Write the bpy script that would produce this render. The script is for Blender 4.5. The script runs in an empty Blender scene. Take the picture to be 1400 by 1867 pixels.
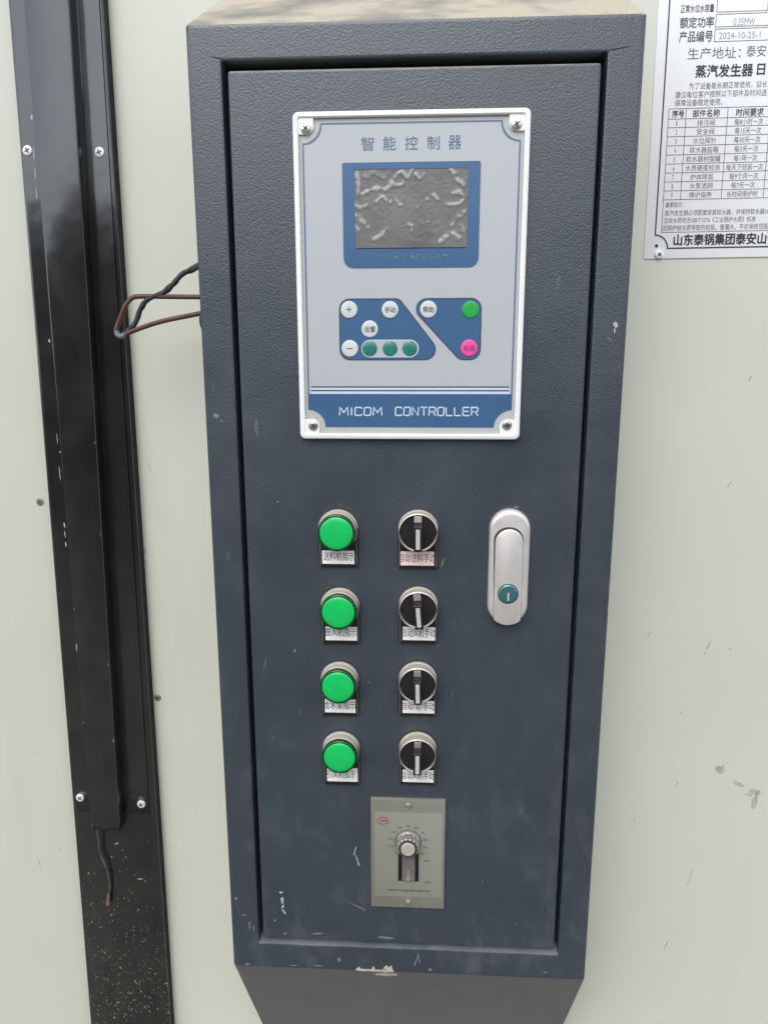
import bpy, bmesh, math, random
from mathutils import Vector, Matrix, noise
random.seed(7)
sc = bpy.context.scene
COL = sc.collection
PI = math.pi

# ------------------------------------------------------------------ camera
cd = bpy.data.cameras.new('camera'); cam = bpy.data.objects.new('camera', cd); COL.objects.link(cam)
cd.sensor_fit = 'HORIZONTAL'; cd.sensor_width = 36.0; cd.lens = 1349.3/1400*36
cd.clip_start = 0.02; cd.clip_end = 300
R_ = ((0.99860165, 0.05283759, -0.00171084), (0.00930396, -0.20751274, -0.97818807), (-0.05204012, 0.97680431, -0.20771417))
m = Matrix.Identity(4)
for i in range(3):
    m[i][0] = R_[0][i]; m[i][1] = -R_[1][i]; m[i][2] = -R_[2][i]
m[0][3], m[1][3], m[2][3] = 0.01080671, -0.60754786, 0.58603149
cam.matrix_world = m
sc.camera = cam

# ------------------------------------------------------------------ light
SUN_EL, SUN_AZ = math.radians(47), math.radians(192)
w = bpy.data.worlds.new('World'); sc.world = w; w.use_nodes = True
nt = w.node_tree; nt.nodes.clear()
out = nt.nodes.new('ShaderNodeOutputWorld'); bg = nt.nodes.new('ShaderNodeBackground')
sky = nt.nodes.new('ShaderNodeTexSky'); sky.sky_type = 'NISHITA'; sky.sun_disc = False
sky.sun_elevation = SUN_EL; sky.sun_rotation = SUN_AZ; sky.air_density = 1.0; sky.dust_density = 1.2; sky.ozone_density = 1.0
hs = nt.nodes.new('ShaderNodeHueSaturation'); hs.inputs['Saturation'].default_value = 0.42
nt.links.new(sky.outputs[0], hs.inputs['Color']); nt.links.new(hs.outputs[0], bg.inputs[0]); nt.links.new(bg.outputs[0], out.inputs[0])
bg.inputs[1].default_value = 0.15
sd = bpy.data.lights.new('sun', 'SUN'); sd.energy = 0.62; sd.angle = math.radians(40); sd.color = (1.0, 0.96, 0.9)
so = bpy.data.objects.new('sun', sd); COL.objects.link(so)
sdir = Vector((math.sin(SUN_AZ)*math.cos(SUN_EL), math.cos(SUN_AZ)*math.cos(SUN_EL), math.sin(SUN_EL)))
so.rotation_euler = sdir.to_track_quat('Z', 'Y').to_euler(); so.location = (0, -3, 4)
sc.view_settings.view_transform = 'Standard'; sc.view_settings.look = 'None'; sc.view_settings.gamma = 1
sc.view_settings.exposure = 0.98

# ------------------------------------------------------------------ materials
def srgb(r, g, b):
    f = lambda c: (c/255/12.92) if c/255 <= .04045 else ((c/255+.055)/1.055)**2.4
    return (f(r), f(g), f(b), 1)
def C4(c): return c if len(c) == 4 else tuple(c)+(1,)
class NT:
    """small helper round one material's nodes"""
    def __init__(s, name):
        s.m = bpy.data.materials.new(name); s.m.use_nodes = True; s.t = s.m.node_tree
        s.p = s.t.nodes['Principled BSDF']; s._c = None
    def n(s, kind, **kw):
        x = s.t.nodes.new(kind)
        for k, v in kw.items():
            if k in x.inputs: x.inputs[k].default_value = v
            else: setattr(x, k, v)
        return x
    def l(s, a, b): s.t.links.new(a, b)
    @property
    def co(s):
        if not s._c: s._c = s.n('ShaderNodeTexCoord').outputs['Object']
        return s._c
    def noise(s, scale, detail=4, rough=.55, stretch=None, dist=0, off=(0, 0, 0)):
        x = s.n('ShaderNodeTexNoise', Scale=scale, Detail=detail, Roughness=rough, Distortion=dist)
        mp = s.n('ShaderNodeMapping'); mp.inputs['Location'].default_value = off
        if stretch: mp.inputs['Scale'].default_value = stretch
        s.l(s.co, mp.inputs[0]); s.l(mp.outputs[0], x.inputs['Vector'])
        return x.outputs['Fac']
    def ramp(s, v, a, b, ca=0, cb=1):
        x = s.n('ShaderNodeMapRange'); x.inputs[1].default_value = a; x.inputs[2].default_value = b
        x.inputs[3].default_value = ca; x.inputs[4].default_value = cb; x.clamp = True
        s.l(v, x.inputs[0]); return x.outputs[0]
    def mix(s, fac, a, b):
        x = s.n('ShaderNodeMix', data_type='RGBA')
        for q, sock in ((fac, x.inputs[0]), (a, x.inputs[6]), (b, x.inputs[7])):
            if isinstance(q, (tuple, list)): sock.default_value = C4(q)
            elif isinstance(q, (int, float)): sock.default_value = q
            else: s.l(q, sock)
        return x.outputs[2]
    def math(s, op, a, b=None):
        x = s.n('ShaderNodeMath', operation=op)
        for i, q in enumerate((a, b)):
            if q is None: continue
            if isinstance(q, (int, float)): x.inputs[i].default_value = q
            else: s.l(q, x.inputs[i])
        return x.outputs[0]
    def bump(s, h, strength, dist, prev=None):
        x = s.n('ShaderNodeBump', Strength=strength, Distance=dist); s.l(h, x.inputs['Height'])
        if prev is not None: s.l(prev, x.inputs['Normal'])
        return x.outputs[0]
    def set(s, color=None, rough=None, metal=None, normal=None, spec=None, coat=None, coat_rough=None):
        for v, k in ((color, 'Base Color'), (rough, 'Roughness'), (metal, 'Metallic'), (normal, 'Normal'), (spec, 'Specular IOR Level'), (coat, 'Coat Weight'), (coat_rough, 'Coat Roughness')):
            if v is None: continue
            if isinstance(v, (int, float)): s.p.inputs[k].default_value = v
            elif isinstance(v, (tuple, list)): s.p.inputs[k].default_value = C4(v)
            else: s.l(v, s.p.inputs[k])
        return s.m
    def upness(s):
        g = s.n('ShaderNodeNewGeometry'); x = s.n('ShaderNodeSeparateXYZ'); s.l(g.outputs['Normal'], x.inputs[0]); return x.outputs['Z']
    def xyz(s):
        x = s.n('ShaderNodeSeparateXYZ'); s.l(s.co, x.inputs[0]); return x.outputs

def simple(name, col, rough=.4, metal=0, var=.12, vscale=60, bump=0, bscale=400, spec=None, coat=None):
    q = NT(name)
    f = q.noise(vscale, 5)
    c2 = tuple(min(1, c*(1+var)) for c in col[:3]); c1 = tuple(c*(1-var) for c in col[:3])
    q.set(q.mix(q.ramp(f, .3, .7), c1, c2), None, metal, spec=spec, coat=coat)
    q.l(q.ramp(q.noise(vscale*.7, 4, off=(3, 1, 2)), .3, .7, rough*.85, min(1, rough*1.15)), q.p.inputs['Roughness'])
    if bump: q.set(normal=q.bump(q.noise(bscale, 3), bump, .0004))
    return q.m

DUST = (.46, .38, .27)
def navy_paint():
    q = NT('textured_navy_paint')
    # orange-peel / leather grain of the powder coat
    mp = q.n('ShaderNodeMapping'); q.l(q.co, mp.inputs[0])
    wob = q.n('ShaderNodeTexNoise', Scale=260, Detail=2); q.l(q.co, wob.inputs['Vector'])
    add = q.n('ShaderNodeVectorMath', operation='MULTIPLY_ADD'); q.l(wob.outputs['Color'], add.inputs[0])
    add.inputs[1].default_value = (.0022, .0022, .0022); q.l(mp.outputs[0], add.inputs[2])
    vo = q.n('ShaderNodeTexVoronoi', feature='SMOOTH_F1', Scale=760); vo.inputs['Smoothness'].default_value = .6
    q.l(add.outputs[0], vo.inputs['Vector'])
    grain = q.math('SUBTRACT', 1, vo.outputs['Distance'])
    fine = q.noise(1500, 2)
    h = q.math('ADD', grain, q.math('MULTIPLY', fine, .25))
    nrm = q.bump(h, .42, .00040)
    base = q.mix(q.ramp(q.noise(9, 4), .35, .7), (.034, .045, .057), (.043, .055, .068))
    x, y, z = q.xyz()
    # handling smears and dusty patches low down (own shapes)
    sm = q.math('MULTIPLY', q.ramp(q.noise(26, 7, .72, (1, 1, .6), .3), .50, .74), q.ramp(z, .45, .0, .12, 1.0))
    base = q.mix(q.math('MULTIPLY', sm, .28), base, (.20, .22, .23))
    sc2 = q.math('MULTIPLY', q.ramp(q.noise(120, 3, .5, (1, 1, .25), .6, (5, 2, 1)), .69, .74), q.ramp(q.noise(12, 2), .45, .6))
    base = q.mix(q.math('MULTIPLY', sc2, .35), base, (.27, .28, .28))
    speck = q.ramp(q.noise(520, 2, .5), .765, .80)
    base = q.mix(q.math('MULTIPLY', speck, .5), base, (.33, .34, .33))
    # settled dust on faces that look up
    up = q.ramp(q.math('ADD', q.upness(), q.math('MULTIPLY', q.math('SUBTRACT', q.noise(60, 5), .5), .5)), .28, .55)
    patch = q.math('MULTIPLY', q.ramp(q.noise(14, 5, .6, off=(0, 4, 0)), .34, .54, .35, .97), q.ramp(z, .70, .80, .42, 1))
    dust = q.math('MULTIPLY', up, patch)
    dcol = q.mix(q.noise(160, 5, .7), (.38, .33, .25), (.56, .50, .39))
    dcol = q.mix(q.ramp(z, .70, .80, 1, 0), dcol, (.34, .36, .37))  # low lip: grey dust with the sky's sheen painted in
    base = q.mix(dust, base, dcol)
    # dust on faces that look down, with light off the ground painted in
    dn = q.math('MULTIPLY', q.ramp(q.upness(), -.25, -.45), q.ramp(q.noise(35, 6, .7, (1, 1, .4)), .25, .75, .45, .8))
    dn = q.math('MULTIPLY', dn, q.ramp(z, .02, .0, 0, 1))
    base = q.mix(dn, base, (.215, .21, .19))
    rr = q.mix(q.ramp(q.noise(18, 5, .6), .3, .7), (.31, .31, .31), (.44, .44, .44))
    rr = q.mix(dust, rr, (.95, .95, .95))
    rr = q.mix(dn, rr, (.9, .9, .9))
    q.l(rr, q.p.inputs['Roughness'])
    return q.set(base, normal=nrm, spec=.85)
def cream_paint(name, off):
    q = NT(name)
    base = q.mix(q.ramp(q.noise(3.5, 4, off=off), .3, .7), (.61, .62, .515), (.645, .655, .55))
    x, y, z = q.xyz()
    run = q.ramp(q.noise(16, 5, .6, (1, 1, .12), .5, off), .58, .80)
    base = q.mix(q.math('MULTIPLY', run, .16), base, (.40, .40, .34))
    scuff = q.math('MULTIPLY', q.ramp(q.noise(90, 4, .6, (1, 1, .35), 1.5, off), .70, .74), q.ramp(q.noise(7, 2, off=off), .52, .62))
    base = q.mix(q.math('MULTIPLY', scuff, .4), base, (.27, .27, .24))
    pin = q.ramp(q.noise(330, 1, off=off), .80, .82)
    base = q.mix(q.math('MULTIPLY', pin, .7), base, (.22, .20, .15))
    nrm = q.bump(q.noise(700, 2), .08, .0002)
    nrm = q.bump(q.noise(4, 2, off=off), .3, .008, nrm)
    return q.set(base, .33, normal=nrm, spec=.5)
def black_gloss():
    q = NT('black_gloss_enamel')
    base = q.mix(q.ramp(q.noise(30, 5), .4, .75), (.013, .013, .013), (.024, .023, .020))
    x, y, z = q.xyz()
    nrm = q.bump(q.noise(26, 2, .5, (1, 1, .8)), .35, .0016)
    nrm = q.bump(q.noise(650, 2), .05, .0002, nrm)
    dusty = q.math('MULTIPLY', q.ramp(q.noise(45, 6, .7, (1, 1, .3)), .42, .8), q.ramp(z, .6, -.1, .1, .6))
    base = q.mix(q.math('MULTIPLY', dusty, .35), base, (.12, .11, .085))
    q.l(q.ramp(dusty, 0, .5, .13, .42), q.p.inputs['Roughness'])
    return q.set(base, normal=nrm, spec=1.0)
M = {}
M['navy'] = navy_paint()
M['cream'] = cream_paint('cream_wall_paint', (0, 0, 0)); M['cream2'] = cream_paint('cream_wall_paint_left', (7, 3, 5))
M['black_gloss'] = black_gloss()
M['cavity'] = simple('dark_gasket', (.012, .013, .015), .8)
M['white_plastic'] = simple('white_abs_plastic', (.88, .87, .84), .38, var=.02, bump=.05)
M['face_grey'] = simple('grey_membrane', (.47, .485, .50), .30, var=.012, vscale=12)
M['face_edge'] = simple('pale_grey_membrane_edge', (.47, .48, .46), .35, var=.02)
M['blue'] = simple('blue_print', (.052, .125, .245), .28, var=.05, vscale=25)
M['blue_line'] = simple('blue_grey_print', (.115, .165, .255), .3, var=.03)
M['pale_print'] = simple('pale_blue_print', (.58, .65, .74), .3, var=.03)
M['title_blue'] = simple('title_blue_print', (.10, .17, .27), .3, var=.03)
M['dark_line'] = simple('dark_blue_print', (.05, .07, .11), .3, var=.03)
M['btn_white'] = simple('white_membrane_button', (.63, .65, .63), .35, var=.03)
M['btn_green'] = simple('green_membrane_button', (.02, .40, .07), .3, var=.1)
M['btn_pink'] = simple('pink_membrane_button', (.85, .085, .33), .3, var=.05)
M['btn_ink'] = simple('grey_print', (.16, .17, .16), .4)
M['pink_ink'] = simple('plum_print', (.40, .06, .20), .4)
M['teal_led'] = simple('teal_window', (.035, .20, .16), .2, var=.25, vscale=200)
M['green_ink'] = simple('faded_green_print', (.07, .30, .19), .4, var=.3, vscale=250)
M['ink'] = simple('black_print', (.035, .035, .035), .5)
M['ink_soft'] = simple('dark_grey_print', (.11, .11, .11), .5)
M['hand_ink'] = simple('faint_engraved_grey', (.32, .32, .32), .5)
M['black_plastic'] = simple('black_plastic', (.016, .014, .014), .38, var=.2, bump=.1)
M['sticker'] = simple('printed_paper_label', (.86, .83, .80), .5, var=.05, vscale=120)
M['inlay'] = simple('grey_white_inlay', (.52, .50, .46), .4)
M['sticker_pink'] = simple('pinkish_paper_label', (.84, .66, .62), .5, var=.06, vscale=120)
M['ink_brown'] = simple('brown_print', (.16, .06, .045), .5)
M['steel'] = simple('screw_steel', (.62, .60, .56), .32, .9, var=.1, vscale=300)
M['zinc'] = simple('white_zinc_screw', (.84, .85, .82), .42, .15, var=.08, vscale=300)
M['slot'] = simple('screw_recess', (.03, .03, .03), .7)
M['satin'] = simple('satin_nickel', (.80, .76, .71), .42, .55, var=.05, vscale=120, bump=.06, bscale=900)
M['dull_screw'] = simple('painted_over_screw', (.26, .25, .22), .5, .3, var=.2, vscale=300)
M['speed_plate'] = simple('olive_grey_plate', (.26, .255, .21), .42, .25, var=.06, vscale=60, bump=.05)
M['speed_film'] = simple('olive_grey_film', (.265, .265, .215), .36, var=.03, vscale=40)
M['red_ink'] = simple('red_print', (.45, .06, .04), .4)
M['knob'] = simple('aluminium_knob', (.42, .39, .35), .4, .7, var=.15, vscale=150)
M['knob_top'] = simple('pale_brass_knob_cap', (.80, .74, .62), .3, .55, var=.05, vscale=150)
M['rocker'] = simple('smoky_rocker', (.15, .13, .115), .22, var=.15, vscale=200)
M['rocker_mark'] = simple('white_rocker_mark', (.45, .42, .38), .4)
M['cord_black'] = simple('black_rubber_cord', (.026, .032, .034), .5, var=.3, vscale=90)
M['cord_red'] = simple('dusty_red_brown_wire', (.11, .042, .036), .5, var=.35, vscale=70)
M['cord_grey'] = simple('dusty_grey_strand', (.075, .072, .055), .75, var=.35, vscale=120, bump=.3)
M['copper'] = simple('bare_copper', (.26, .15, .11), .4, .3, var=.2, vscale=200)
M['bare'] = simple('bare_chipped_metal', (.56, .52, .42), .5, .15, var=.3, vscale=220)
M['chip_white'] = simple('primer_chip', (.42, .45, .46), .5, var=.15, vscale=220)
M['chip_grey'] = simple('grey_scuff', (.17, .19, .20), .6, var=.2, vscale=220)
M['mark_wall'] = simple('grey_wall_scuff', (.43, .43, .38), .6, var=.25, vscale=220)
M['speck'] = simple('paint_speck', (.33, .31, .20), .6, var=.4, vscale=150)

def chrome():
    q = NT('dusty_chrome')
    up = q.ramp(q.upness(), .0, .75)
    f = q.math('MULTIPLY', up, q.ramp(q.noise(130, 5, .65), .3, .6, .45, .95))
    q.l(q.mix(f, (.76, .72, .67), (.46, .40, .32)), q.p.inputs['Base Color'])
    q.l(q.ramp(f, 0, 1, 1.0, .05), q.p.inputs['Metallic']); q.l(q.ramp(f, 0, 1, .2, .8), q.p.inputs['Roughness'])
    return q.m
M['chrome'] = chrome()
def lensmat():
    q = NT('green_lamp_lens')
    c = q.mix(q.ramp(q.noise(150, 4), .3, .75), (.006, .37, .075), (.010, .44, .10)); q.set(c, .30, spec=.5)
    # the lamps are lit: an even glow through the green cap
    q.p.inputs['Emission Color'].default_value = (.0, .46, .10, 1); q.p.inputs['Emission Strength'].default_value = .13
    return q.m
M['lens'] = lensmat()
M['lens_rim'] = simple('dark_green_lens_rim', (.003, .055, .014), .25, var=.1)
def plate_metal():
    q = NT('brushed_notice_plate')
    f = q.noise(40, 6, .6, (1, 1, 30), off=(1, 2, 3))
    q.l(q.mix(q.ramp(f, .3, .7), (.84, .84, .85), (.91, .91, .91)), q.p.inputs['Base Color'])
    return q.set(rough=.32, metal=.0, normal=q.bump(f, .08, .0002))
M['plate'] = plate_metal()
def screenmat():
    q = NT('screen_under_loose_film')
    at = q.n('ShaderNodeAttribute', attribute_name='bubble_highlight')
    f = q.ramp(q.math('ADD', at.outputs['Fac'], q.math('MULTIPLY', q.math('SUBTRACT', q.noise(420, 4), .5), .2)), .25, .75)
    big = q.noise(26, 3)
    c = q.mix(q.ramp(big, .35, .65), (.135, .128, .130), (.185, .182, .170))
    c = q.mix(f, c, (.36, .36, .335))  # ridge highlights painted as a paler base colour
    wr = q.bump(q.noise(160, 3, .5, dist=1.5), .3, .0008)
    return q.set(c, .24, normal=wr)
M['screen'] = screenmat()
def teal_key():
    q = NT('teal_film_on_key_cylinder')
    c = q.mix(q.ramp(q.noise(140, 2), .35, .65), (.06, .24, .21), (.10, .22, .28))
    return q.set(c, .25, .5)
M['key'] = teal_key()
def ground_mat():
    q = NT('concrete_yard')
    c = q.mix(q.noise(1.5, 6), (.11, .105, .095), (.17, .165, .15)); return q.set(c, .85, normal=q.bump(q.noise(40, 5), .3, .004))
M['ground'] = ground_mat()
M['added_yard_wall'] = simple('added_wall_grey', (.06, .062, .06), .85, var=.2, vscale=2)

# ------------------------------------------------------------------ object helpers
def tag(o, label=None, cat=None, group=None, kind=None):
    if label: o['label'] = label
    if cat: o['category'] = cat
    if group: o['group'] = group
    if kind: o['kind'] = kind
    return o
def empty(name, loc=(0, 0, 0), parent=None):
    o = bpy.data.objects.new(name, None); COL.objects.link(o); o.location = loc; o.empty_display_size = .02
    if parent: o.parent = parent
    return o
def build(name, bm, mats, parent=None, loc=(0, 0, 0), smooth=True, label=None):
    bmesh.ops.recalc_face_normals(bm, faces=bm.faces)
    me = bpy.data.meshes.new(name); bm.to_mesh(me); bm.free()
    for mt in (mats if isinstance(mats, (list, tuple)) else [mats]): me.materials.append(M[mt] if isinstance(mt, str) else mt)
    if smooth:
        me.polygons.foreach_set('use_smooth', [len(p.vertices) < 7 and p.area < 3e-4 for p in me.polygons]); me.update()
        try: me.set_sharp_from_angle(angle=math.radians(32))
        except Exception: pass
    o = bpy.data.objects.new(name, me); COL.objects.link(o); o.location = loc
    if parent: o.parent = parent
    if label: o['label'] = label
    return o
def V(bm, pts): return [bm.verts.new(p) for p in pts]
def loft(bm, rings, cap0=True, cap1=True, mat=0, closed=False):
    vs = [V(bm, r) for r in rings]; n = len(vs[0]); fs = []
    seq = list(zip(vs[:-1], vs[1:])) + ([(vs[-1], vs[0])] if closed else [])
    for a, b in seq:
        for i in range(n):
            j = (i+1) % n
            try: fs.append(bm.faces.new((a[i], a[j], b[j], b[i])))
            except ValueError: pass
    if cap0 and not closed: fs.append(bm.faces.new(vs[0]))
    if cap1 and not closed: fs.append(bm.faces.new(vs[-1]))
    for f in fs: f.material_index = mat
    return vs
def rr(x0, x1, z0, z1, r, n=6):
    """rounded rectangle outline in (x, z)"""
    r = max(r, 1e-5); P = []
    for cx, cz, a0 in ((x1-r, z1-r, 0), (x0+r, z1-r, 90), (x0+r, z0+r, 180), (x1-r, z0+r, 270)):
        for k in range(n+1):
            a = math.radians(a0+90*k/n); P.append((cx+r*math.cos(a), cz+r*math.sin(a)))
    return P
def notch(x0, x1, z0, z1, r, n=8):
    """rectangle whose corners are bitten out by quarter circles"""
    P = []
    for cx, cz, a0 in ((x1, z1, 270), (x0, z1, 0), (x0, z0, 90), (x1, z0, 180)):
        for k in range(n+1):
            a = math.radians(a0-90*k/n); P.append((cx+r*math.cos(a), cz+r*math.sin(a)))
    return P
def circ(cx, cz, r, n=40): return [(cx+r*math.cos(2*PI*k/n), cz+r*math.sin(2*PI*k/n)) for k in range(n)]
def at(P, y): return [(p[0], y, p[1]) for p in P]
def slab(bm, shape, yb, yf, bev=0, mat=0):
    """shape(inset) -> outline; solid from back yb to front yf (yf < yb) with a rounded front edge"""
    rings = [at(shape(0), yb), at(shape(0), yf+bev)]
    if bev:
        rings += [at(shape(bev*.3), yf+bev*.3), at(shape(bev), yf)]
    loft(bm, rings, True, True, mat)
def slab_rr(bm, x0, x1, z0, z1, r, yb, yf, bev=0, n=6, mat=0):
    slab(bm, lambda i: rr(x0+i, x1-i, z0+i, z1-i, max(r-i, 1e-5), n), yb, yf, bev, mat)
def lathe(bm, prof, cx=0, cz=0, n=40, mat=0, cap=True):
    loft(bm, [at(circ(cx, cz, r, n), y) for r, y in prof], cap, cap, mat)
def flat(bm, P, y, mat=0):
    f = bm.faces.new(V(bm, at(P, y))); f.material_index = mat; return f
def band(bm, outer, inner, y, mat=0):
    a = V(bm, at(outer, y)); b = V(bm, at(inner, y)); n = len(a)
    for i in range(n):
        j = (i+1) % n; f = bm.faces.new((a[i], a[j], b[j], b[i])); f.material_index = mat
def ribbon(bm, pts, wd, y, mat=0, closed=False):
    P = [Vector(p) for p in pts]; n = len(P); L = []; Rr = []
    for i in range(n):
        a = P[i-1] if (i > 0 or closed) else P[i]; b = P[(i+1) % n] if (i < n-1 or closed) else P[i]
        d1 = (P[i]-a).normalized() if (P[i]-a).length > 1e-9 else (b-P[i]).normalized()
        d2 = (b-P[i]).normalized() if (b-P[i]).length > 1e-9 else d1
        t = (d1+d2); t = t.normalized() if t.length > 1e-6 else d1
        nn = Vector((-t.y, t.x)); k = 1/max(.55, abs(nn.dot(Vector((-d1.y, d1.x)))))
        L.append(P[i]+nn*wd/2*k); Rr.append(P[i]-nn*wd/2*k)
    a = V(bm, [(p.x, y, p.y) for p in L]); b = V(bm, [(p.x, y, p.y) for p in Rr])
    for i in range(n if closed else n-1):
        j = (i+1) % n; f = bm.faces.new((a[i], a[j], b[j], b[i])); f.material_index = mat
def fillet(P, R, n=6):
    """polygon corners rounded by radius R"""
    Q = []; m_ = len(P)
    for i in range(m_):
        p = Vector(P[i]); a = (Vector(P[i-1])-p).normalized(); b = (Vector(P[(i+1) % m_])-p).normalized()
        r = R[i] if isinstance(R, (list, tuple)) else R
        ang = a.angle(b)/2; d = r/math.tan(ang); c = p+(a+b).normalized()*r/math.sin(ang)
        s, e = p+a*d-c, p+b*d-c; a0 = math.atan2(s.y, s.x); a1 = math.atan2(e.y, e.x); da = (a1-a0+PI) % (2*PI)-PI
        for k in range(n+1): t = a0+da*k/n; Q.append((c.x+r*math.cos(t), c.y+r*math.sin(t)))
    return Q
def box(bm, x0, x1, y0, y1, z0, z1, mat=0):
    loft(bm, [[(x0, y, z0), (x1, y, z0), (x1, y, z1), (x0, y, z1)] for y in (y0, y1)], mat=mat)
def tube(bm, path, rad, n=12, mat=0):
    P = [Vector(p) for p in path]; rings = []
    for i, p in enumerate(P):
        t = (P[min(i+1, len(P)-1)]-P[max(i-1, 0)]).normalized()
        u = t.cross(Vector((0, 1, 0.01))).normalized(); v = t.cross(u)
        r = rad(i/(len(P)-1)) if callable(rad) else rad
        rings.append([tuple(p+u*r*math.cos(2*PI*k/n)+v*r*math.sin(2*PI*k/n)) for k in range(n)])
    loft(bm, rings, mat=mat)
def spline(P, n=8):
    P = [Vector(p) for p in P]; Q = []
    for i in range(len(P)-1):
        a = P[max(i-1, 0)]; b = P[i]; c = P[i+1]; d = P[min(i+2, len(P)-1)]
        for k in range(n):
            t = k/n; Q.append(.5*((2*b)+(c-a)*t+(2*a-5*b+4*c-d)*t*t+(3*b-a-3*c+d)*t**3))
    return Q+[P[-1]]
def text_into(bm, s, x0, x1, z0, z1, y, bold=0, mat=0, keep=False):
    """flat lettering fitted into the box x0..x1, z0..z1; bold > 0 thickens the strokes with shifted copies"""
    if bold > .008:
        d = bold*(z1-z0)*1.1
        for k, (dx, dz) in enumerate(((0, 0), (d, 0), (-d, 0), (0, d), (0, -d))): text_into(bm, s, x0+dx, x1+dx, z0+dz, z1+dz, y-.00002*k, 0, mat, keep)
        return
    bold = 0
    cu = bpy.data.curves.new('lettering_source', 'FONT'); cu.body = s; cu.resolution_u = 2; cu.offset = bold
    ob = bpy.data.objects.new('lettering_source', cu); COL.objects.link(ob)
    dg = bpy.context.evaluated_depsgraph_get(); me = bpy.data.meshes.new_from_object(ob.evaluated_get(dg))
    bpy.data.objects.remove(ob); bpy.data.curves.remove(cu)
    xs = [v.co.x for v in me.vertices]; ys = [v.co.y for v in me.vertices]
    if not xs: return
    ax, bx, ay, by = min(xs), max(xs), min(ys), max(ys)
    sx = (x1-x0)/max(bx-ax, 1e-6); sz = (z1-z0)/max(by-ay, 1e-6)
    if keep: sx = sz = min(sx, sz)
    ox, oz = (x0+x1)/2-(ax+bx)/2*sx, (z0+z1)/2-(ay+by)/2*sz
    vs = [bm.verts.new((v.co.x*sx+ox, y, v.co.y*sz+oz)) for v in me.vertices]
    for p in me.polygons:
        try: f = bm.faces.new([vs[i] for i in p.vertices]); f.material_index = mat
        except ValueError: pass
    bpy.data.meshes.remove(me)
    return
def blob_pts(cx, cz, wd, ht, ang=0, n=11, jag=.35, seed=0):
    rnd = random.Random(seed); P = []
    for k in range(n):
        a = 2*PI*k/n; q = 1+rnd.uniform(-jag, jag); u, v = wd/2*q*math.cos(a), ht/2*q*math.sin(a)
        P.append((cx+u*math.cos(ang)-v*math.sin(ang), cz+u*math.sin(ang)+v*math.cos(ang)))
    return P
def chip(parent, mat, pts, y, thick=.00008, name='paint_chip'):
    bm = bmesh.new(); loft(bm, [at(pts, y+.0003), at(pts, y-thick)]); return build(name, bm, mat, parent, smooth=False)
def screw(parent, x, y, z, r, mat='steel', cross=True, name='screw', ang=.3, dome=.5):
    """pan-head cross screw, y = seat plane; the head stands towards -y"""
    bm = bmesh.new(); h = r*dome
    if cross:
        wd = r*.13; ln = r*.55; nseg = 24
        lathe(bm, [(r, y+.0008), (r, y-h*.35), (r*.9, y-h*.75), (r*.66, y-h)], x, z, nseg)
        for q in (ang, ang+PI/2):
            c, s = math.cos(q), math.sin(q)
            P = [(x+u*c-v*s, z+u*s+v*c) for u, v in ((-ln, -wd), (ln, -wd), (ln, wd), (-ln, wd))]
            yy = y-h-(.00006 if q == ang else .00009)
            loft(bm, [at(P, yy+.0004), at(P, yy)], mat=1)
    else:
        lathe(bm, [(r, y+.0008), (r, y-h*.3), (r*.85, y-h*.75), (r*.5, y-h), (r*.1, y-h*1.05)], x, z, 24)
    return build(name, bm, [mat, 'slot'], parent)

# ================================================================== setting
WY = .13                                   # plane of the casing behind the cabinet
bm = bmesh.new(); box(bm, -30, 30, -30, 3, -1.25, -.95); tag(build('ground', bm, 'ground', smooth=False), kind='structure')
bm = bmesh.new(); box(bm, -9, 9, -6.6, -6.4, -.95, 1.95); tag(build('added_yard_wall', bm, 'added_yard_wall', smooth=False), kind='structure')  # unseen wall, added with the ground for the dark reflections in the post

def casing(name, x0, x1, mat, rivets):
    bm = bmesh.new()
    zs = [-.95+2.65*k/40 for k in range(41)]
    # sheet with rolled long edges
    prof = [(x0, WY+.03), (x0, WY+.004), (x0+.0015, WY+.001), (x0+.004, WY), (x1-.004, WY), (x1-.0015, WY+.001), (x1, WY+.004), (x1, WY+.03)]
    rings = [[(px, py, z) for px, py in prof] for z in zs]
    vs = [V(bm, r) for r in rings]
    for A, B in zip(vs[:-1], vs[1:]):
        for i in range(len(prof)-1): bm.faces.new((A[i], A[i+1], B[i+1], B[i]))
    o = tag(build(name, bm, mat), kind='structure')
    return o
right_panel = casing('casing_panel', -.315, 1.1, 'cream', None)
left_panel = casing('casing_panel', -1.2, -.340, 'cream2', None)
screw(left_panel, -.3878, WY, .4366, .0040, 'dull_screw', name='rivet', ang=.6, dome=.3)
screw(right_panel, -.2775, WY, .2186, .0040, 'dull_screw', name='rivet', ang=.2, dome=.3)
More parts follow.
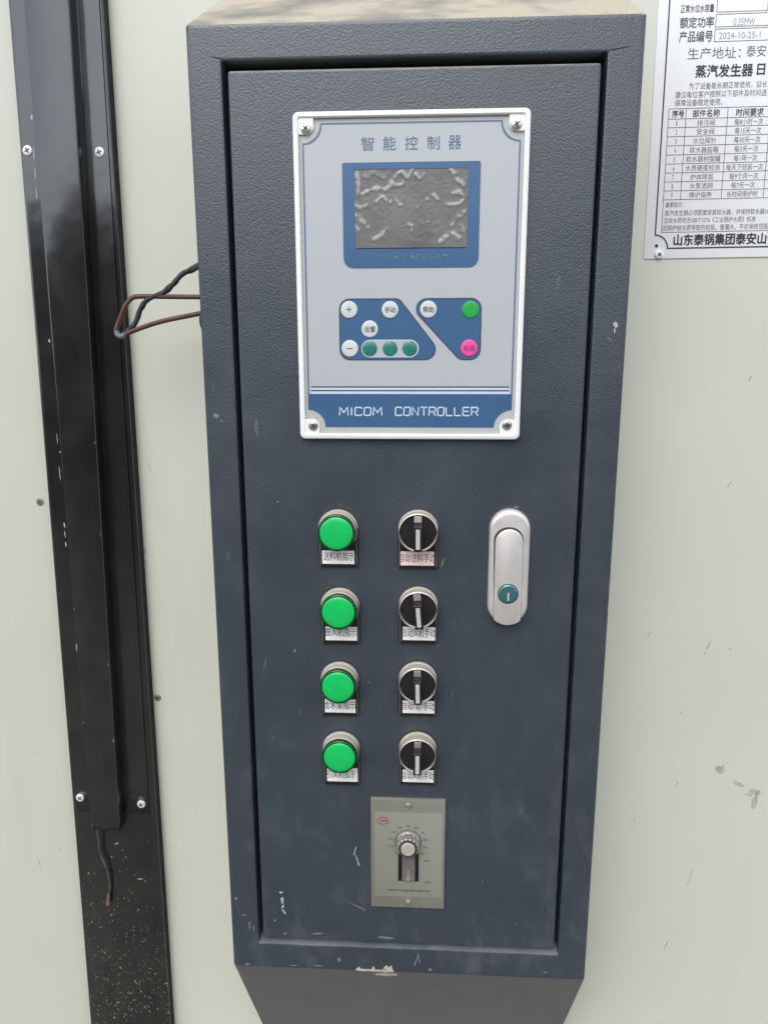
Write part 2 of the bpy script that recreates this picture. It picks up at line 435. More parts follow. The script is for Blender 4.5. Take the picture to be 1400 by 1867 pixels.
# scuffs on the casing
for k, (x, z, wd, ht, a) in enumerate([(.3227, .5633, .0016, .007, -.3), (.3133, .4604, .0016, .008, -.5), (.2458, .3007, .0014, .008, -.45), (.3078, .2915, .0014, .013, -.35),
        (.3052, .2820, .0022, .0028, 0), (.3325, .1500, .011, .008, .5), (.3524, .1331, .011, .0045, -.3), (.3709, .1236, .016, .008, .2), (.3718, .1130, .007, .014, -.1),
        (.3116, .0168, .0011, .022, -.22), (.2926, -.0716, .0012, .012, -.3), (.2460, .0850, .0012, .006, -.2), (.2885, .1310, .0012, .006, -.1), (.286, .2150, .0014, .004, 0), (.330, .288, .0022, .002, 0)]):
    chip(right_panel, 'mark_wall', blob_pts(x, z, wd, ht, a, 12, .4, 50+k), WY, name='scuff_mark')
for k, (x, z, wd, ht, a) in enumerate([(-.2833, .4142, .0045, .016, 0), (-.2815, .3860, .006, .010, .4), (-.279, .372, .003, .006, .2), (-.2800, .575, .0010, .012, .2), (-.2690, .4750, .0010, .010, .1)]):
    o = chip(right_panel, 'mark_wall', blob_pts(x, z, wd, ht, a, 12, .5, 80+k), WY, name='scuff_mark')
for k, (x, z, wd, ht, a) in enumerate([(-.420, .1480, .0022, .0022, 0), (-.4150, .330, .0018, .0018, 0), (-.405, .025, .002, .002, 0), (-.432, .0050, .0014, .020, .15), (-.380, .1000, .002, .002, 0), (-.455, .62, .003, .003, 0)]):
    chip(left_panel, 'mark_wall', blob_pts(x, z, wd, ht, a, 10, .4, 90+k), WY, name='scuff_mark')

# ================================================================== corner post (black trim with a channel screwed on it)
post = tag(empty('trim_post', (-.33, WY, -.30)), 'glossy black metal trim post with screwed channel cover left of the cabinet', 'metal post')
PL = Vector((-.33, WY, -.30))
def L_(z, a, b):     # line through (x=a at z=.89) and (x=b at z=.10)
    return b+(a-b)*(z-.10)/.79
def sheet(name, lines, z0, z1, mat='black_gloss', caps=False, n=24):
    """folded sheet: lines = [(x at z .89, x at z .10, y), ...] from left to right, swept up the post"""
    bm = bmesh.new(); rings = []
    for k in range(n+1):
        z = z0+(z1-z0)*k/n
        rings.append([(L_(z, a, b)-PL.x, y-PL.y+noise.noise(Vector((z*5, a*20, 1)))*.0002, z-PL.z) for a, b, y in lines])
    vs = [V(bm, r) for r in rings]
    for A, B in zip(vs[:-1], vs[1:]):
        for i in range(len(lines)-1): bm.faces.new((A[i], A[i+1], B[i+1], B[i]))
    if caps:
        bm.faces.new(vs[0]); bm.faces.new(vs[-1])
    return build(name, bm, mat, post)
sheet('back_strip', [(-.3652, -.3788, .1205), (-.3646, -.3782, .1190), (-.3630, -.3766, .1182), (-.2808, -.2858, .1182), (-.2792, -.2842, .1190), (-.2784, -.2834, .1205)], -.6, 1.3)
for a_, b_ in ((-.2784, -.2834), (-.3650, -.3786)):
    sheet('edge_shade_strip', [(a_, b_, .1206), (a_+(.0004 if a_ > -.3 else -.0004), b_+(.0004 if a_ > -.3 else -.0004), .1210), (a_+(.0004 if a_ > -.3 else -.0004), b_+(.0004 if a_ > -.3 else -.0004), .134)], -.6, 1.3, 'cavity')  # added black strip: darkens the strip's sides, which would mirror the wall
# hat-section channel: flange, side, raised face, side, flange
FY = .1166; TY = .100
hat = [(-.3612, -.3735, .1180), (-.3612, -.3735, FY), (-.3420, -.3512, FY), (-.3408, -.3501, FY-.001), (-.3408, -.3501, TY+.0014), (-.3402, -.3495, TY+.0004), (-.3392, -.3485, TY), (-.3030, -.3199, TY), (-.3018, -.3189, TY+.0004), (-.3013, -.3184, TY+.0014),
       (-.3013, -.3184, FY-.001), (-.3003, -.3176, FY), (-.2812, -.2912, FY), (-.2812, -.2912, .1180)]
def hatz(z): return z
bm = bmesh.new(); rings = []
for k in range(33):
    z = .0845+(1.3-.0845)*k/32
    rings.append([(L_(z, a, b)-PL.x, y-PL.y+(noise.noise(Vector((z*4, a*30, 3)))*.0003 if y < .1175 else 0), z-PL.z) for a, b, y in hat])
# the raised part reaches a little lower than the flanges
vs = [V(bm, r) for r in rings]
for A, B in zip(vs[:-1], vs[1:]):
    for i in range(len(hat)-1): bm.faces.new((A[i], A[i+1], B[i+1], B[i]))
ex = V(bm, [(L_(.0745, a, b)-PL.x, y-PL.y, .0745-PL.z) for a, b, y in hat[3:11]])
for i in range(7): bm.faces.new((ex[i], ex[i+1], vs[0][4+i], vs[0][3+i]))
o = build('channel_cover', bm, 'black_gloss', post)
sol = o.modifiers.new('sheet thickness', 'SOLIDIFY'); sol.thickness = .0012; sol.offset = 0
for (x, z) in ((-.3585, .7725), (-.2905, .7701), (-.3683, .1023), (-.2991, .0964)):
    screw(post, x-PL.x, FY-PL.y, z-PL.z, .0047, 'zinc', ang=random.uniform(.2, 1.2), dome=.42)
# chips along the channel's folds
for k, (x, z, wd, ht, a) in enumerate([(-.3056, .8710, .0016, .004, 0), (-.3060, .8600, .0018, .0055, 0), (-.3073, .8210, .0016, .0018, 0), (-.3083, .795, .0014, .003, 0), (-.3090, .778, .0014, .004, .3),
        (-.3435, .7960, .0018, .004, 0), (-.3447, .7650, .0009, .010, 0), (-.3452, .7490, .0008, .009, 0), (-.3456, .7320, .0008, .011, 0), (-.3466, .6000, .0016, .003, 0), (-.3478, .5050, .0006, .012, .0), (-.3484, .4720, .0006, .014, .0), (-.3488, .4190, .0013, .005, .1), (-.3490, .4100, .0011, .008, .0), (-.3492, .3990, .0013, .006, -.1),
        (-.3120, .5040, .0032, .0055, .2), (-.3134, .4100, .0018, .0085, 0), (-.3150, .330, .0014, .0035, 0), (-.3158, .2700, .0014, .004, 0), (-.3175, .1830, .0016, .005, .3), (-.3463, .4930, .0018, .0016, 0),
        (-.3460, .330, .0020, .0024, 0), (-.3480, .2880, .0013, .012, 0), (-.3470, .2030, .0038, .0012, .2), (-.3380, .2130, .0016, .003, 0), (-.3240, .2120, .003, .0035, 0), (-.3310, .1430, .0018, .004, .2), (-.3255, .1330, .0040, .0014, -.5),
        (-.3290, .1250, .0014, .002, 0), (-.3330, .1170, .0016, .0035, 0), (-.3400, .588, .0016, .0012, 0), (-.3370, .584, .0014, .0014, 0)]):
    chip(post, 'chip_white' if k < 16 else 'speck', [(p[0]-PL.x, p[1]-PL.z) for p in blob_pts(x, z, wd, ht, a, 9, .4, 200+k)], TY-PL.y-.0003)
bm = bmesh.new(); rnd = random.Random(11)
for k in range(700):
    z = .055-.33*math.sqrt(rnd.random())
    x = rnd.uniform(L_(z, -.3620, -.3760), L_(z, -.2780, -.2830)); s = rnd.choice((.0005, .0006, .0007, .0008, .0011))
    asp = rnd.choice((1, 1, 1.3, 2.6))
    loft(bm, [at([(p[0]-PL.x, p[1]-PL.z) for p in blob_pts(x, z, s, s*asp, rnd.uniform(-1.5, 1.5), 6, .4, k)], yy-PL.y) for yy in (.1184, .11805)])
for k in range(90):
    z = .08+abs(rnd.gauss(0, .12)); x = rnd.uniform(L_(z, -.3380, -.3475), L_(z, -.304, -.3205)); s = rnd.uniform(.0005, .0010)
    loft(bm, [at([(p[0]-PL.x, p[1]-PL.z) for p in blob_pts(x, z, s, s*1.4, rnd.uniform(-1.5, 1.5), 6, .4, k)], yy-PL.y) for yy in (TY+.0003, TY-.0005)])
tag(build('paint_speck', bm, 'speck', post, smooth=False), kind='stuff')
for k, (x, z, wd, ht, a) in enumerate([(-.3080, -.0010, .0075, .0016, .1), (-.3320, .0440, .0050, .0020, .5), (-.3270, -.0400, .0110, .0018, .3), (-.3230, .1010, .0015, .007, 0)]):
    chip(post, 'speck', [(p[0]-PL.x, p[1]-PL.z) for p in blob_pts(x, z, wd, ht, a, 9, .4, 240+k)], .1182-PL.y)

# loose strand coming out of the channel's lower end
bm = bmesh.new()
P = spline([(-.3478, .1120, .1000), (-.3485, .1110, .0692), (-.3498, .1125, .0500), (-.3497, .1140, .0345), (-.3448, .1140, .0170), (-.3425, .1145, .0010), (-.3428, .1145, -.0130), (-.3445, .1145, -.0190)])
tube(bm, P, lambda t: .0015-.0002*t+.0003*math.sin(t*40), 10)
tube(bm, [(-.3445, .1145, -.0185), (-.3455, .1145, -.0250), (-.3465, .1145, -.0330)], lambda t: .0016+.0008*t, 10, mat=1)
tag(build('loose_strand', bm, ['cord_grey', 'copper']), 'dusty grey wire tail with reddish tip hanging below the black channel', 'wire')

# ================================================================== control cabinet
cab = tag(empty('control_cabinet'), 'dark navy textured steel control cabinet with sloping dusty top, mounted on the cream casing', 'control cabinet')
X0, X1, Z0, Z1 = -.17, .17, 0.0, .829
OX0, OX1, OZ0, OZ1 = -.1436, .1430, .0282, .8027
DX0, DX1, DZ0, DZ1 = -.1394, .1392, .0338, .7962
bm = bmesh.new(); nn = 4
def oring(i, y, r, dz_t=0, dz_b=0):
    out_ = []
    for x, z in rr(X0+i, X1-i, Z0+i, Z1-i, r, nn):
        zz = z+(dz_t if z > .4 else -dz_b); out_.append((x, y, zz))
    return out_
rings = [oring(0, WY+.002, .002, .0745, .2285), oring(0, .0035, .002, .0005, .002), oring(.0004, .0016, .0024), oring(.0013, .0004, .003), oring(.0032, 0, .004)]
rings += [oring(.0040, 0, .0042), at(rr(OX0-.0024, OX1+.0024, OZ0-.0024, OZ1+.0024, .003, nn), 0), at(rr(OX0-.0016, OX1+.0016, OZ0-.0016, OZ1+.0016, .0025, nn), 0), at(rr(OX0-.0004, OX1+.0004, OZ0-.0004, OZ1+.0004, .0016, nn), .0005),
          at(rr(OX0, OX1, OZ0, OZ1, .0012, nn), .0018), at(rr(OX0, OX1, OZ0, OZ1, .0012, nn), .024)]
vsx = loft(bm, rings, True, True)
bm.faces.ensure_lookup_table()
bm.faces[-1].material_index = 1
bmesh.ops.subdivide_edges(bm, edges=[e for e in bm.edges if e.calc_length() > .2 and len(e.link_faces) == 2 and all(len(f.verts) == 4 for f in e.link_faces)], cuts=14, use_grid_fill=True)
o = build('housing', bm, ['navy', 'cavity'], cab)
bm = bmesh.new()
def dshape(i, r=None): return rr(DX0+i, DX1-i, DZ0+i, DZ1-i, max(.0020-i, .0004) if r is None else r, nn)
loft(bm, [at(dshape(0), .020), at(dshape(0), .0020), at(dshape(.0005), .0009), at(dshape(.0016), .0004), at(dshape(.0022, .0004), .0004), at(dshape(.0080, 1e-5), .0004)], True, False)
gx, gz = 14, 36          # the leaf's face as a grid of small quads
gv = [[bm.verts.new((DX0+.008+(DX1-DX0-.016)*i/gx, .0004, DZ0+.008+(DZ1-DZ0-.016)*j/gz)) for i in range(gx+1)] for j in range(gz+1)]
for j in range(gz):
    for i in range(gx): bm.faces.new((gv[j][i], gv[j][i+1], gv[j+1][i+1], gv[j+1][i]))
door = build('door', bm, 'navy', cab)
# gasket seen in the slot round the door
bm = bmesh.new()
loft(bm, [at(rr(OX0-.0005, OX1+.0005, OZ0-.0005, OZ1+.0005, .001, nn), .0235), at(rr(OX0-.0005, OX1+.0005, OZ0-.0005, OZ1+.0005, .001, nn), .016), at(rr(DX0-.0002, DX1+.0002, DZ0-.0002, DZ1+.0002, .001, nn), .016), at(rr(DX0-.0002, DX1+.0002, DZ0-.0002, DZ1+.0002, .001, nn), .0235)], closed=True)
build('gasket', bm, 'cavity', cab)
# chips, scratches
def ch(par, mat, x, z, wd, ht, a=0, seed=0, y=0, n=11, jag=.4): chip(par, mat, blob_pts(x, z, wd, ht, a, n, jag, seed), y)
DY = .0004
for k, c in enumerate([(-.1203, .0850, .0036, .0024, .2), (-.1195, .0765, .0028, .0075, .1), (-.1192, .0700, .0018, .0042, -.3), (-.1182, .0640, .0018, .006, .5)]): ch(door, 'chip_white', *c, seed=300+k, y=DY)
for k, c in enumerate([(-.0492, .1330, .0008, .011, -.25), (-.0478, .1250, .0009, .010, .35), (-.0462, .1195, .0013, .005, .3)]): ch(door, 'chip_white', *c, seed=310+k, y=DY)
ch(door, 'chip_grey', .0282, .4133, .0012, .0095, -.25, 320, DY)
for k, c in enumerate([(-.0870, .0410, .011, .0016, 0), (-.0210, .0395, .014, .0022, -.05), (-.1180, .0395, .003, .002, 0), (-.1275, .0540, .002, .0022, 0), (-.1225, .2460, .0012, .0014, 0), (-.1140, .2160, .0013, .0014, 0),
        (-.1005, .3310, .002, .003, .5), (-.1115, .4650, .0014, .002, 0), (.0890, .4620, .004, .0010, .1), (.0730, .4520, .0012, .005, -.4), (.0700, .1050, .0012, .003, 0), (.1020, .0600, .001, .003, 0), (.0250, .3380, .001, .002, 0), (-.0480, .0730, .020, .0010, -.5), (-.0350, .3020, .0012, .002, 0)]): ch(door, 'chip_grey', *c, seed=330+k, y=DY)
chip(door, 'bare', [(.048, .7958), (.0535, .7959), (.0600, .7957), (.0560, .7945), (.0515, .7950)], .0018)
jag = [(x, z*1.25) for x, z in [(-.0495, .0008), (-.0480, .0035), (-.0462, .0052), (-.0455, .0030), (-.0420, .0022), (-.0380, .0028), (-.0342, .0022), (-.0325, .0062), (-.0312, .0030), (-.0270, .0020), (-.0235, .0028), (-.0215, .0062), (-.0196, .0068), (-.0180, .0052), (-.0165, .0058), (-.0150, .0072), (-.0138, .0020), (-.0132, .0006)]]
bm = bmesh.new()
loft(bm, [at(jag, .0035), at([(x, max(z, .0009)) for x, z in jag], .0001), at([(x, max(z, .0034)) for x, z in jag], -.00012)])
build('paint_chip', bm, 'bare', cab, smooth=False, label='large jagged bare metal chip on the lower edge')
bm = bmesh.new()
q_ = blob_pts(-.0215, -.006, .020, .008, .1, 12, .35, 77)
loft(bm, [[(x, .0010-(z)*.57-.0003+dy, z) for x, z in q_] for dy in (.0008, -.0001)])
build('paint_chip', bm, 'bare', cab, smooth=False)
for k, c in enumerate([(.1606, .6090, .0026, .0046, .1), (.1602, .6045, .0012, .0040, 0), (.1556, .5985, .0018, .0020, 0), (.1575, .5975, .0014, .0018, .3), (-.1603, .5370, .0065, .0040, .4), (-.1560, .5330, .002, .002, 0), (-.0660, .0130, .0034, .0050, 0), (-.1560, .0035, .005, .0030, 0), (.0220, .0060, .004, .003, 0)]):
    ch(cab, 'chip_grey' if k > 1 else 'chip_white', *c, seed=350+k, y=0)
for k, c in enumerate([(.0110, .0180, .0016, .010, .2), (.0080, .0130, .0014, .009, -.3), (-.1520, .0480, .0012, .009, 0), (-.1480, .0450, .0010, .007, 0), (-.1640, .0770, .002, .003, 0), (-.1565, .0590, .003, .002, 0), (-.0870, .0050, .010, .0012, 0), (-.1100, .0040, .008, .0012, 0), (.1320, .0080, .004, .0016, 0)]):
    ch(cab, 'chip_grey', *c, seed=370+k, y=0)
ch(cab, 'cavity', -.1475, .8050, .010, .0010, -.2, 391, 0, 9, .5); ch(cab, 'cavity', .1515, .8050, .018, .0010, .15, 392, 0, 9, .5)
# grommet on the side where the wires leave
bm = bmesh.new()
prof = [(.0155, 0), (.0155, .003), (.013, .0062), (.007, .0070)]
loft(bm, [[(-.1695-h, .030+r*math.cos(2*PI*k/24), .615+r*.72*math.sin(2*PI*k/24)) for k in range(24)] for r, h in prof])
build('cable_grommet', bm, 'black_plastic', cab)

# ------------------------------------------------------------------ controller panel
bm = bmesh.new(); n8 = 6
fx0, fx1, fz0, fz1 = -.0900, .0885, .5187, .7653
def fr(i, r): return rr(fx0+i, fx1-i, fz0+i, fz1-i, r, n8)
loft(bm, [at(fr(0, .0045), .0008), at(fr(0, .0045), -.0045), at(fr(.0006, .004), -.0058), at(fr(.0018, .003), -.0064), at(fr(.0036, .002), -.0064), at(fr(.0044, .0016), -.0056), at(fr(.0046, .0016), -.0034), at(fr(.0046, .0016), -.0020)])
ctl = build('controller_panel', bm, 'white_plastic', cab)
# corner pads
for sx, cx in ((1, fx0+.0046), (-1, fx1-.0046)):
    for sz, cz in ((1, fz0+.0046), (-1, fz1-.0046)):
        bm = bmesh.new(); Lp = .0115
        def pad(i):
            a0 = (cx-.0004*sx, cz-.0004*sz); P = [a0, (cx+sx*(Lp-i), cz-.0004*sz), (cx+sx*(Lp-i), cz+sz*(Lp-.006-i))]
            for k in range(1, 7):
                t = k/7*PI/2; P.append((cx+sx*(Lp-i-.006+.006*math.cos(t)), cz+sz*(Lp-i-.006+.006*math.sin(t))))
            return P+[(cx+sx*(Lp-.006-i), cz+sz*(Lp-i)), (cx-.0004*sx, cz+sz*(Lp-i))]
        loft(bm, [at(pad(0), -.0018), at(pad(0), -.0046), at(pad(.0006), -.0052)])
        build('corner_pad', bm, 'white_plastic', ctl)
for x, z in ((-.0799, .7535), (.0779, .7539), (.0779, .5306), (-.0789, .5296)):
    screw(ctl, x, -.0052, z, .0041, 'steel', ang=random.uniform(0, 1.5), dome=.35)
FYc = -.0034          # membrane level
bm = bmesh.new(); g0 = .0047
slab(bm, lambda i: notch(fx0+g0+i, fx1-g0-i, fz0+g0+i, fz1-g0-i, .0118, 8), -.0018, FYc, 0)
build('faceplate', bm, 'face_edge', ctl)
bx0, bx1, bz0, bz1 = -.0831, .0817, .5283, .7575
bm = bmesh.new()
flat(bm, notch(bx0, bx1, bz0, bz1, .0140, 10), FYc-.00012)
build('membrane', bm, 'face_grey', ctl)
bm = bmesh.new()
band(bm, notch(bx0, bx1, bz0, bz1, .0140, 10), notch(bx0+.0012, bx1-.0012, bz0+.0012, bz1-.0012, .0140, 10), FYc-.00024)
build('blue_outline', bm, 'blue_line', ctl)
# blue foot band with the stripes over it
bm = bmesh.new()
q_ = notch(bx0+.0005, bx1-.0005, bz0+.0005, .5720, .0140, 10); nq = len(q_)
foot = [(-.0826, .5552), (-.0826, .5283+.0145)]
ft = [(bx1-.0005, .5552), (bx0+.0005, .5552)]
for k in range(11):
    a = math.radians(90-9*k); ft.append((bx0+.0005+.014*math.cos(a), bz0+.0005+.014*math.sin(a)))
for k in range(11):
    a = math.radians(180-9*k); ft.append((bx1-.0005+.014*math.cos(a), bz0+.0005+.014*math.sin(a)))
flat(bm, ft, FYc-.00030)
build('foot_band', bm, 'blue', ctl, smooth=False)
for z0, z1, mt in ((.5602, .5613, 'dark_line'), (.5584, .5602, 'pale_print'), (.5573, .5584, 'dark_line'), (.5552, .5573, 'pale_print')):
    bm = bmesh.new(); flat(bm, [(-.0803, z0), (.0790, z0), (.0790, z1), (-.0803, z1)], FYc-.00036); build('stripe', bm, mt, ctl, smooth=False)
# MICOM CONTROLLER in square stroke letters
G = {'M': [[(0, 0), (.08, 1), (.5, .35), (.92, 1), (1, 0)]], 'I': [[(.5, 0), (.5, 1)]], 'C': [[(1, .82), (.88, 1), (.15, 1), (.05, .88), (0, .12), (.12, 0), (.9, 0), (1, .15)]],
     'O': [[(.15, 0), (0, .15), (.06, .86), (.2, 1), (.85, 1), (1, .85), (.94, .14), (.8, 0), (.15, 0)]], 'N': [[(0, 0), (.04, 1), (.92, 0), (1, 1)]], 'T': [[(0, 1), (1, 1)], [(.5, 1), (.5, 0)]],
     'R': [[(0, 0), (.04, 1), (.85, 1), (1, .86), (.96, .58), (.85, .46), (.03, .46)], [(.55, .46), (1, 0)]], 'L': [[(0, 1), (.03, .1), (.12, 0), (1, 0)]], 'E': [[(1, 1), (.1, 1), (0, .9), (.02, .1), (.12, 0), (1, 0)], [(.02, .52), (.85, .52)]]}
bm = bmesh.new()
def strokes(word, x0, x1, z0, z1, wd):
    wts = [.35 if c == 'I' else (1.25 if c == 'M' else 1) for c in word]; gap = .30
    u = (x1-x0)/(sum(wts)+gap*(len(word)-1)); x = x0
    for c, wt in zip(word, wts):
        for st in G[c]: ribbon(bm, [(x+p[0]*wt*u, z0+p[1]*(z1-z0)) for p in st], wd, FYc-.00042)
        x += (wt+gap)*u
strokes('MICOM', -.0575, -.0229, .5380, .5444, .00105); strokes('CONTROLLER', -.0120, .0546, .5380, .5446, .00105)
build('lettering', bm, 'pale_print', ctl, smooth=False)
bm = bmesh.new()
for c, x in zip('智能控制器', (-.0335, -.0167, -.0002, .0163, .0324)): text_into(bm, c, x-.0048, x+.0048, .7378, .7474, FYc-.00042, .004)
build('lettering', bm, 'title_blue', ctl, smooth=False)
# screen surround and screen
bm = bmesh.new()
sx0, sx1, sz0, sz1 = -.0434, .0432, .6676, .7245
Po = fillet([(-.0529, .7293), (.0522, .7293), (.0522, .6527), (-.0525, .6527)], [.0016, .0016, .0075, .0075], 6)
Pi = rr(sx0, sx1, sz0, sz1, .0006, 6); Pi = [Pi[(k+7) % 28] for k in range(28)]
# match starts: Po starts at top-left and runs clockwise, Pi must too
Pi = fillet([(sx0, sz1), (sx1, sz1), (sx1, sz0), (sx0, sz0)], .0005, 6)
loft(bm, [at(Po, FYc+.0002), at(Po, FYc-.0006), at(Pi, FYc-.0006), at(Pi, FYc+.0002)], False, False)
build('screen_surround', bm, 'blue', ctl, smooth=False)
bm = bmesh.new()
NX, NZ = 110, 76; lay = bm.verts.layers.float.new('bubble_highlight'); grid = []
# ridges of trapped air under the protective film, highlights painted on them, in screen fractions (u right, v up)
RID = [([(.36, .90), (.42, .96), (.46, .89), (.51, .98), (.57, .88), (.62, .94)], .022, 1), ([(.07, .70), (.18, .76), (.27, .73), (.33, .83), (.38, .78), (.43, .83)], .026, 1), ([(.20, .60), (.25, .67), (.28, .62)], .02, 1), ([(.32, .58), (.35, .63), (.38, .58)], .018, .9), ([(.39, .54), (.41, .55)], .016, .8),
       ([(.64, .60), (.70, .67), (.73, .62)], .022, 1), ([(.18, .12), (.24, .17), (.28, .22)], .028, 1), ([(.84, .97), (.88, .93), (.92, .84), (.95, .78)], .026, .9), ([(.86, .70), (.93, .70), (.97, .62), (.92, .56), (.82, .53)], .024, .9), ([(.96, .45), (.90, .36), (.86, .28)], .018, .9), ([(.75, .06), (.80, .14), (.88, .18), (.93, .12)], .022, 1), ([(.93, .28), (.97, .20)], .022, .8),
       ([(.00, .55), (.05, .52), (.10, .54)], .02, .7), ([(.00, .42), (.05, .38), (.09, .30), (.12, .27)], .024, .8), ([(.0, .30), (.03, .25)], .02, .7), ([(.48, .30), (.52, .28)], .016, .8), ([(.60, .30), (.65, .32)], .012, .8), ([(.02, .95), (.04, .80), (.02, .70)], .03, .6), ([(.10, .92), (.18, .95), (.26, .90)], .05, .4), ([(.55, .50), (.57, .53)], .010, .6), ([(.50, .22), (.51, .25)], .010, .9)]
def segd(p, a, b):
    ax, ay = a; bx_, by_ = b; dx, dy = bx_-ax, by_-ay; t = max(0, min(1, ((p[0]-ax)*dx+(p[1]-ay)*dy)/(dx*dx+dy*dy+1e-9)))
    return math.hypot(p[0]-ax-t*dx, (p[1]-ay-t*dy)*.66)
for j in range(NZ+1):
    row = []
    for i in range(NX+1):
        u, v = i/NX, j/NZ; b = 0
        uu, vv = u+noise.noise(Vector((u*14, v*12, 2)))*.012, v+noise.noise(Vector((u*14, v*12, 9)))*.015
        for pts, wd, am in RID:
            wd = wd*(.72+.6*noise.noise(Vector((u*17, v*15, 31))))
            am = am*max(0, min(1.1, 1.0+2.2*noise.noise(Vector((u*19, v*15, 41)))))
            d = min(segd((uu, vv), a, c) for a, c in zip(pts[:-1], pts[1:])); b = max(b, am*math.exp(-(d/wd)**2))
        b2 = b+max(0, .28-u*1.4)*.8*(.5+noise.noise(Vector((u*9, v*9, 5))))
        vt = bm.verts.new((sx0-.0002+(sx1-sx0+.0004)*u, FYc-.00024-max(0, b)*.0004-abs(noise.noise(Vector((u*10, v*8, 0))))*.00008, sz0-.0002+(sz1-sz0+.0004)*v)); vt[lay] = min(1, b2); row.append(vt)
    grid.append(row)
for j in range(NZ):
    for i in range(NX): bm.faces.new((grid[j][i], grid[j][i+1], grid[j+1][i+1], grid[j+1][i]))
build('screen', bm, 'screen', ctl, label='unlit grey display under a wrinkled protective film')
bm = bmesh.new(); flat(bm, [(sx0+.001, sz0-.0008), (sx1-.001, sz0-.0008), (sx1-.001, sz0-.0001), (sx0+.001, sz0-.0001)], FYc-.0007); build('screen_gasket', bm, 'cavity', ctl, smooth=False)
# faint worn green print below the screen: only blurred strokes are left
bm = bmesh.new(); rnd = random.Random(4)
for x0, k in ((-.0252, 4), (-.0010, 4), (.0190, 2)):
    for i in range(k):
        for s in range(4):
            xx = x0+i*.0050+rnd.uniform(0, .0032); zz = .6588+rnd.uniform(0, .0034)
            ribbon(bm, [(xx, zz), (xx+rnd.choice((.0016, .0022, .0003)), zz+rnd.choice((0, .0003, .0014)))], .0006, FYc-.0007)
build('worn_print', bm, 'green_ink', ctl, smooth=False)
# key pads
Pa = fillet([(-.0563, .6293), (-.0092, .6293), (.0283, .5824), (-.0563, .5824)], [.0080, .006, .0080, .0080], 8)
Pb = fillet([(-.0058, .6293), (.0552, .6293), (.0552, .5824), (.0390, .5824)], [.0078, .0080, .0080, .0075], 8)
for P in (Pa, Pb):
    bm = bmesh.new(); c = (sum(p[0] for p in P)/len(P), sum(p[1] for p in P)/len(P))
    flat(bm, P, FYc-.0003, 0)
    build('key_pad', bm, 'blue', ctl, smooth=False)
    bm = bmesh.new()
    ribbon(bm, P, .0009, FYc-.00036, closed=True); build('pad_outline', bm, 'dark_line', ctl, smooth=False)
bm = bmesh.new(); flat(bm, rr(-.0392, .0066, .5842, .5980, .0069, 8), FYc-.00042); flat(bm, rr(-.0386, .0060, .5848, .5974, .0063, 8), FYc-.0005, 1)
build('lamp_capsule', bm, ['pale_print', 'face_grey'], ctl, smooth=False)
for x in (-.0325, -.0163, -.0006):
    bm = bmesh.new(); lathe(bm, [(.0060, FYc-.0004), (.0060, FYc-.0006), (.0055, FYc-.0009), (.002, FYc-.0010)], x, .5911, 28); build('led_window', bm, 'teal_led', ctl)
BT = [(-.0487, .6213, 'btn_white', '+', 'btn_ink'), (-.0163, .6211, 'btn_white', '手动', 'btn_ink'), (-.0324, .6063, 'btn_white', '设置', 'btn_ink'), (-.0484, .5912, 'btn_white', '-', 'btn_ink'),
      (.0139, .6212, 'btn_white', '帮助', 'btn_ink'), (.0468, .6209, 'btn_green', '', None), (.0464, .5914, 'btn_pink', '电源', 'pink_ink')]
for x, z, mt, s, ik in BT:
    bm = bmesh.new(); lathe(bm, [(.0066, FYc-.0004), (.0066, FYc-.0007), (.0062, FYc-.0011), (.0054, FYc-.00125), (.003, FYc-.00130)], x, z, 32)
    build('button', bm, mt, ctl, label={'btn_green': 'green membrane button', 'btn_pink': 'pink membrane button'}.get(mt))
    if s:
        bm = bmesh.new(); yy = FYc-.0015
        if s == '+': ribbon(bm, [(x-.0021, z), (x+.0021, z)], .0008, yy); ribbon(bm, [(x, z-.0021), (x, z+.0021)], .0008, yy-.00004)
        elif s == '-': ribbon(bm, [(x-.0024, z), (x+.0024, z)], .0007, yy)
        else: text_into(bm, s, x-.0042, x+.0044, z-.0024, z+.0020, yy, .01)
        build('lettering', bm, ik, ctl, smooth=False)

# ------------------------------------------------------------------ indicator lights and selector switches
def plate_shape(wd, top_r, bot, i):
    """round-headed label holder: half circle over a square foot; local, centre of the ring = origin"""
    P = []
    for k in range(17):
        a = PI*k/16; P.append(((top_r-i)*math.cos(a), (top_r-i)*math.sin(a)))
    return P+[(-wd/2+i, -.004), (-wd/2+i, bot+.0015+i), (-wd/2+.0015+i, bot+i), (wd/2-.0015-i, bot+i), (wd/2-i, bot+.0015+i), (wd/2-i, -.004)]
def label_holder(parent, bot, sx0, sx1, sz0, sz1, txt, tb, paper='sticker', ink='ink'):
    bm = bmesh.new(); wd = .0336
    slab(bm, lambda i: plate_shape(wd, .0166, bot, i), .0008, -.0022, .0007)
    h = build('label_holder', bm, 'black_plastic', parent)
    bm = bmesh.new()
    # raised clear rails either side of the label
    bm.free()
    for s in (-1, 1):
        bm = bmesh.new(); ribbon(bm, [(s*(wd/2-.0012), bot+.0015), (s*(wd/2-.0012), -.006)], .0005, -.0024); build('holder_rail', bm, 'chip_grey', parent, smooth=False)
    bm = bmesh.new(); loft(bm, [at([(sx0, sz0), (sx1, sz0), (sx1, sz1), (sx0, sz1)], y) for y in (-.0020, -.0026)])
    build('paper_label', bm, paper, parent, smooth=False)
    bm = bmesh.new(); text_into(bm, txt, tb[0], tb[1], tb[2], tb[3], -.00275, 0); build('lettering', bm, ink, parent, smooth=False)
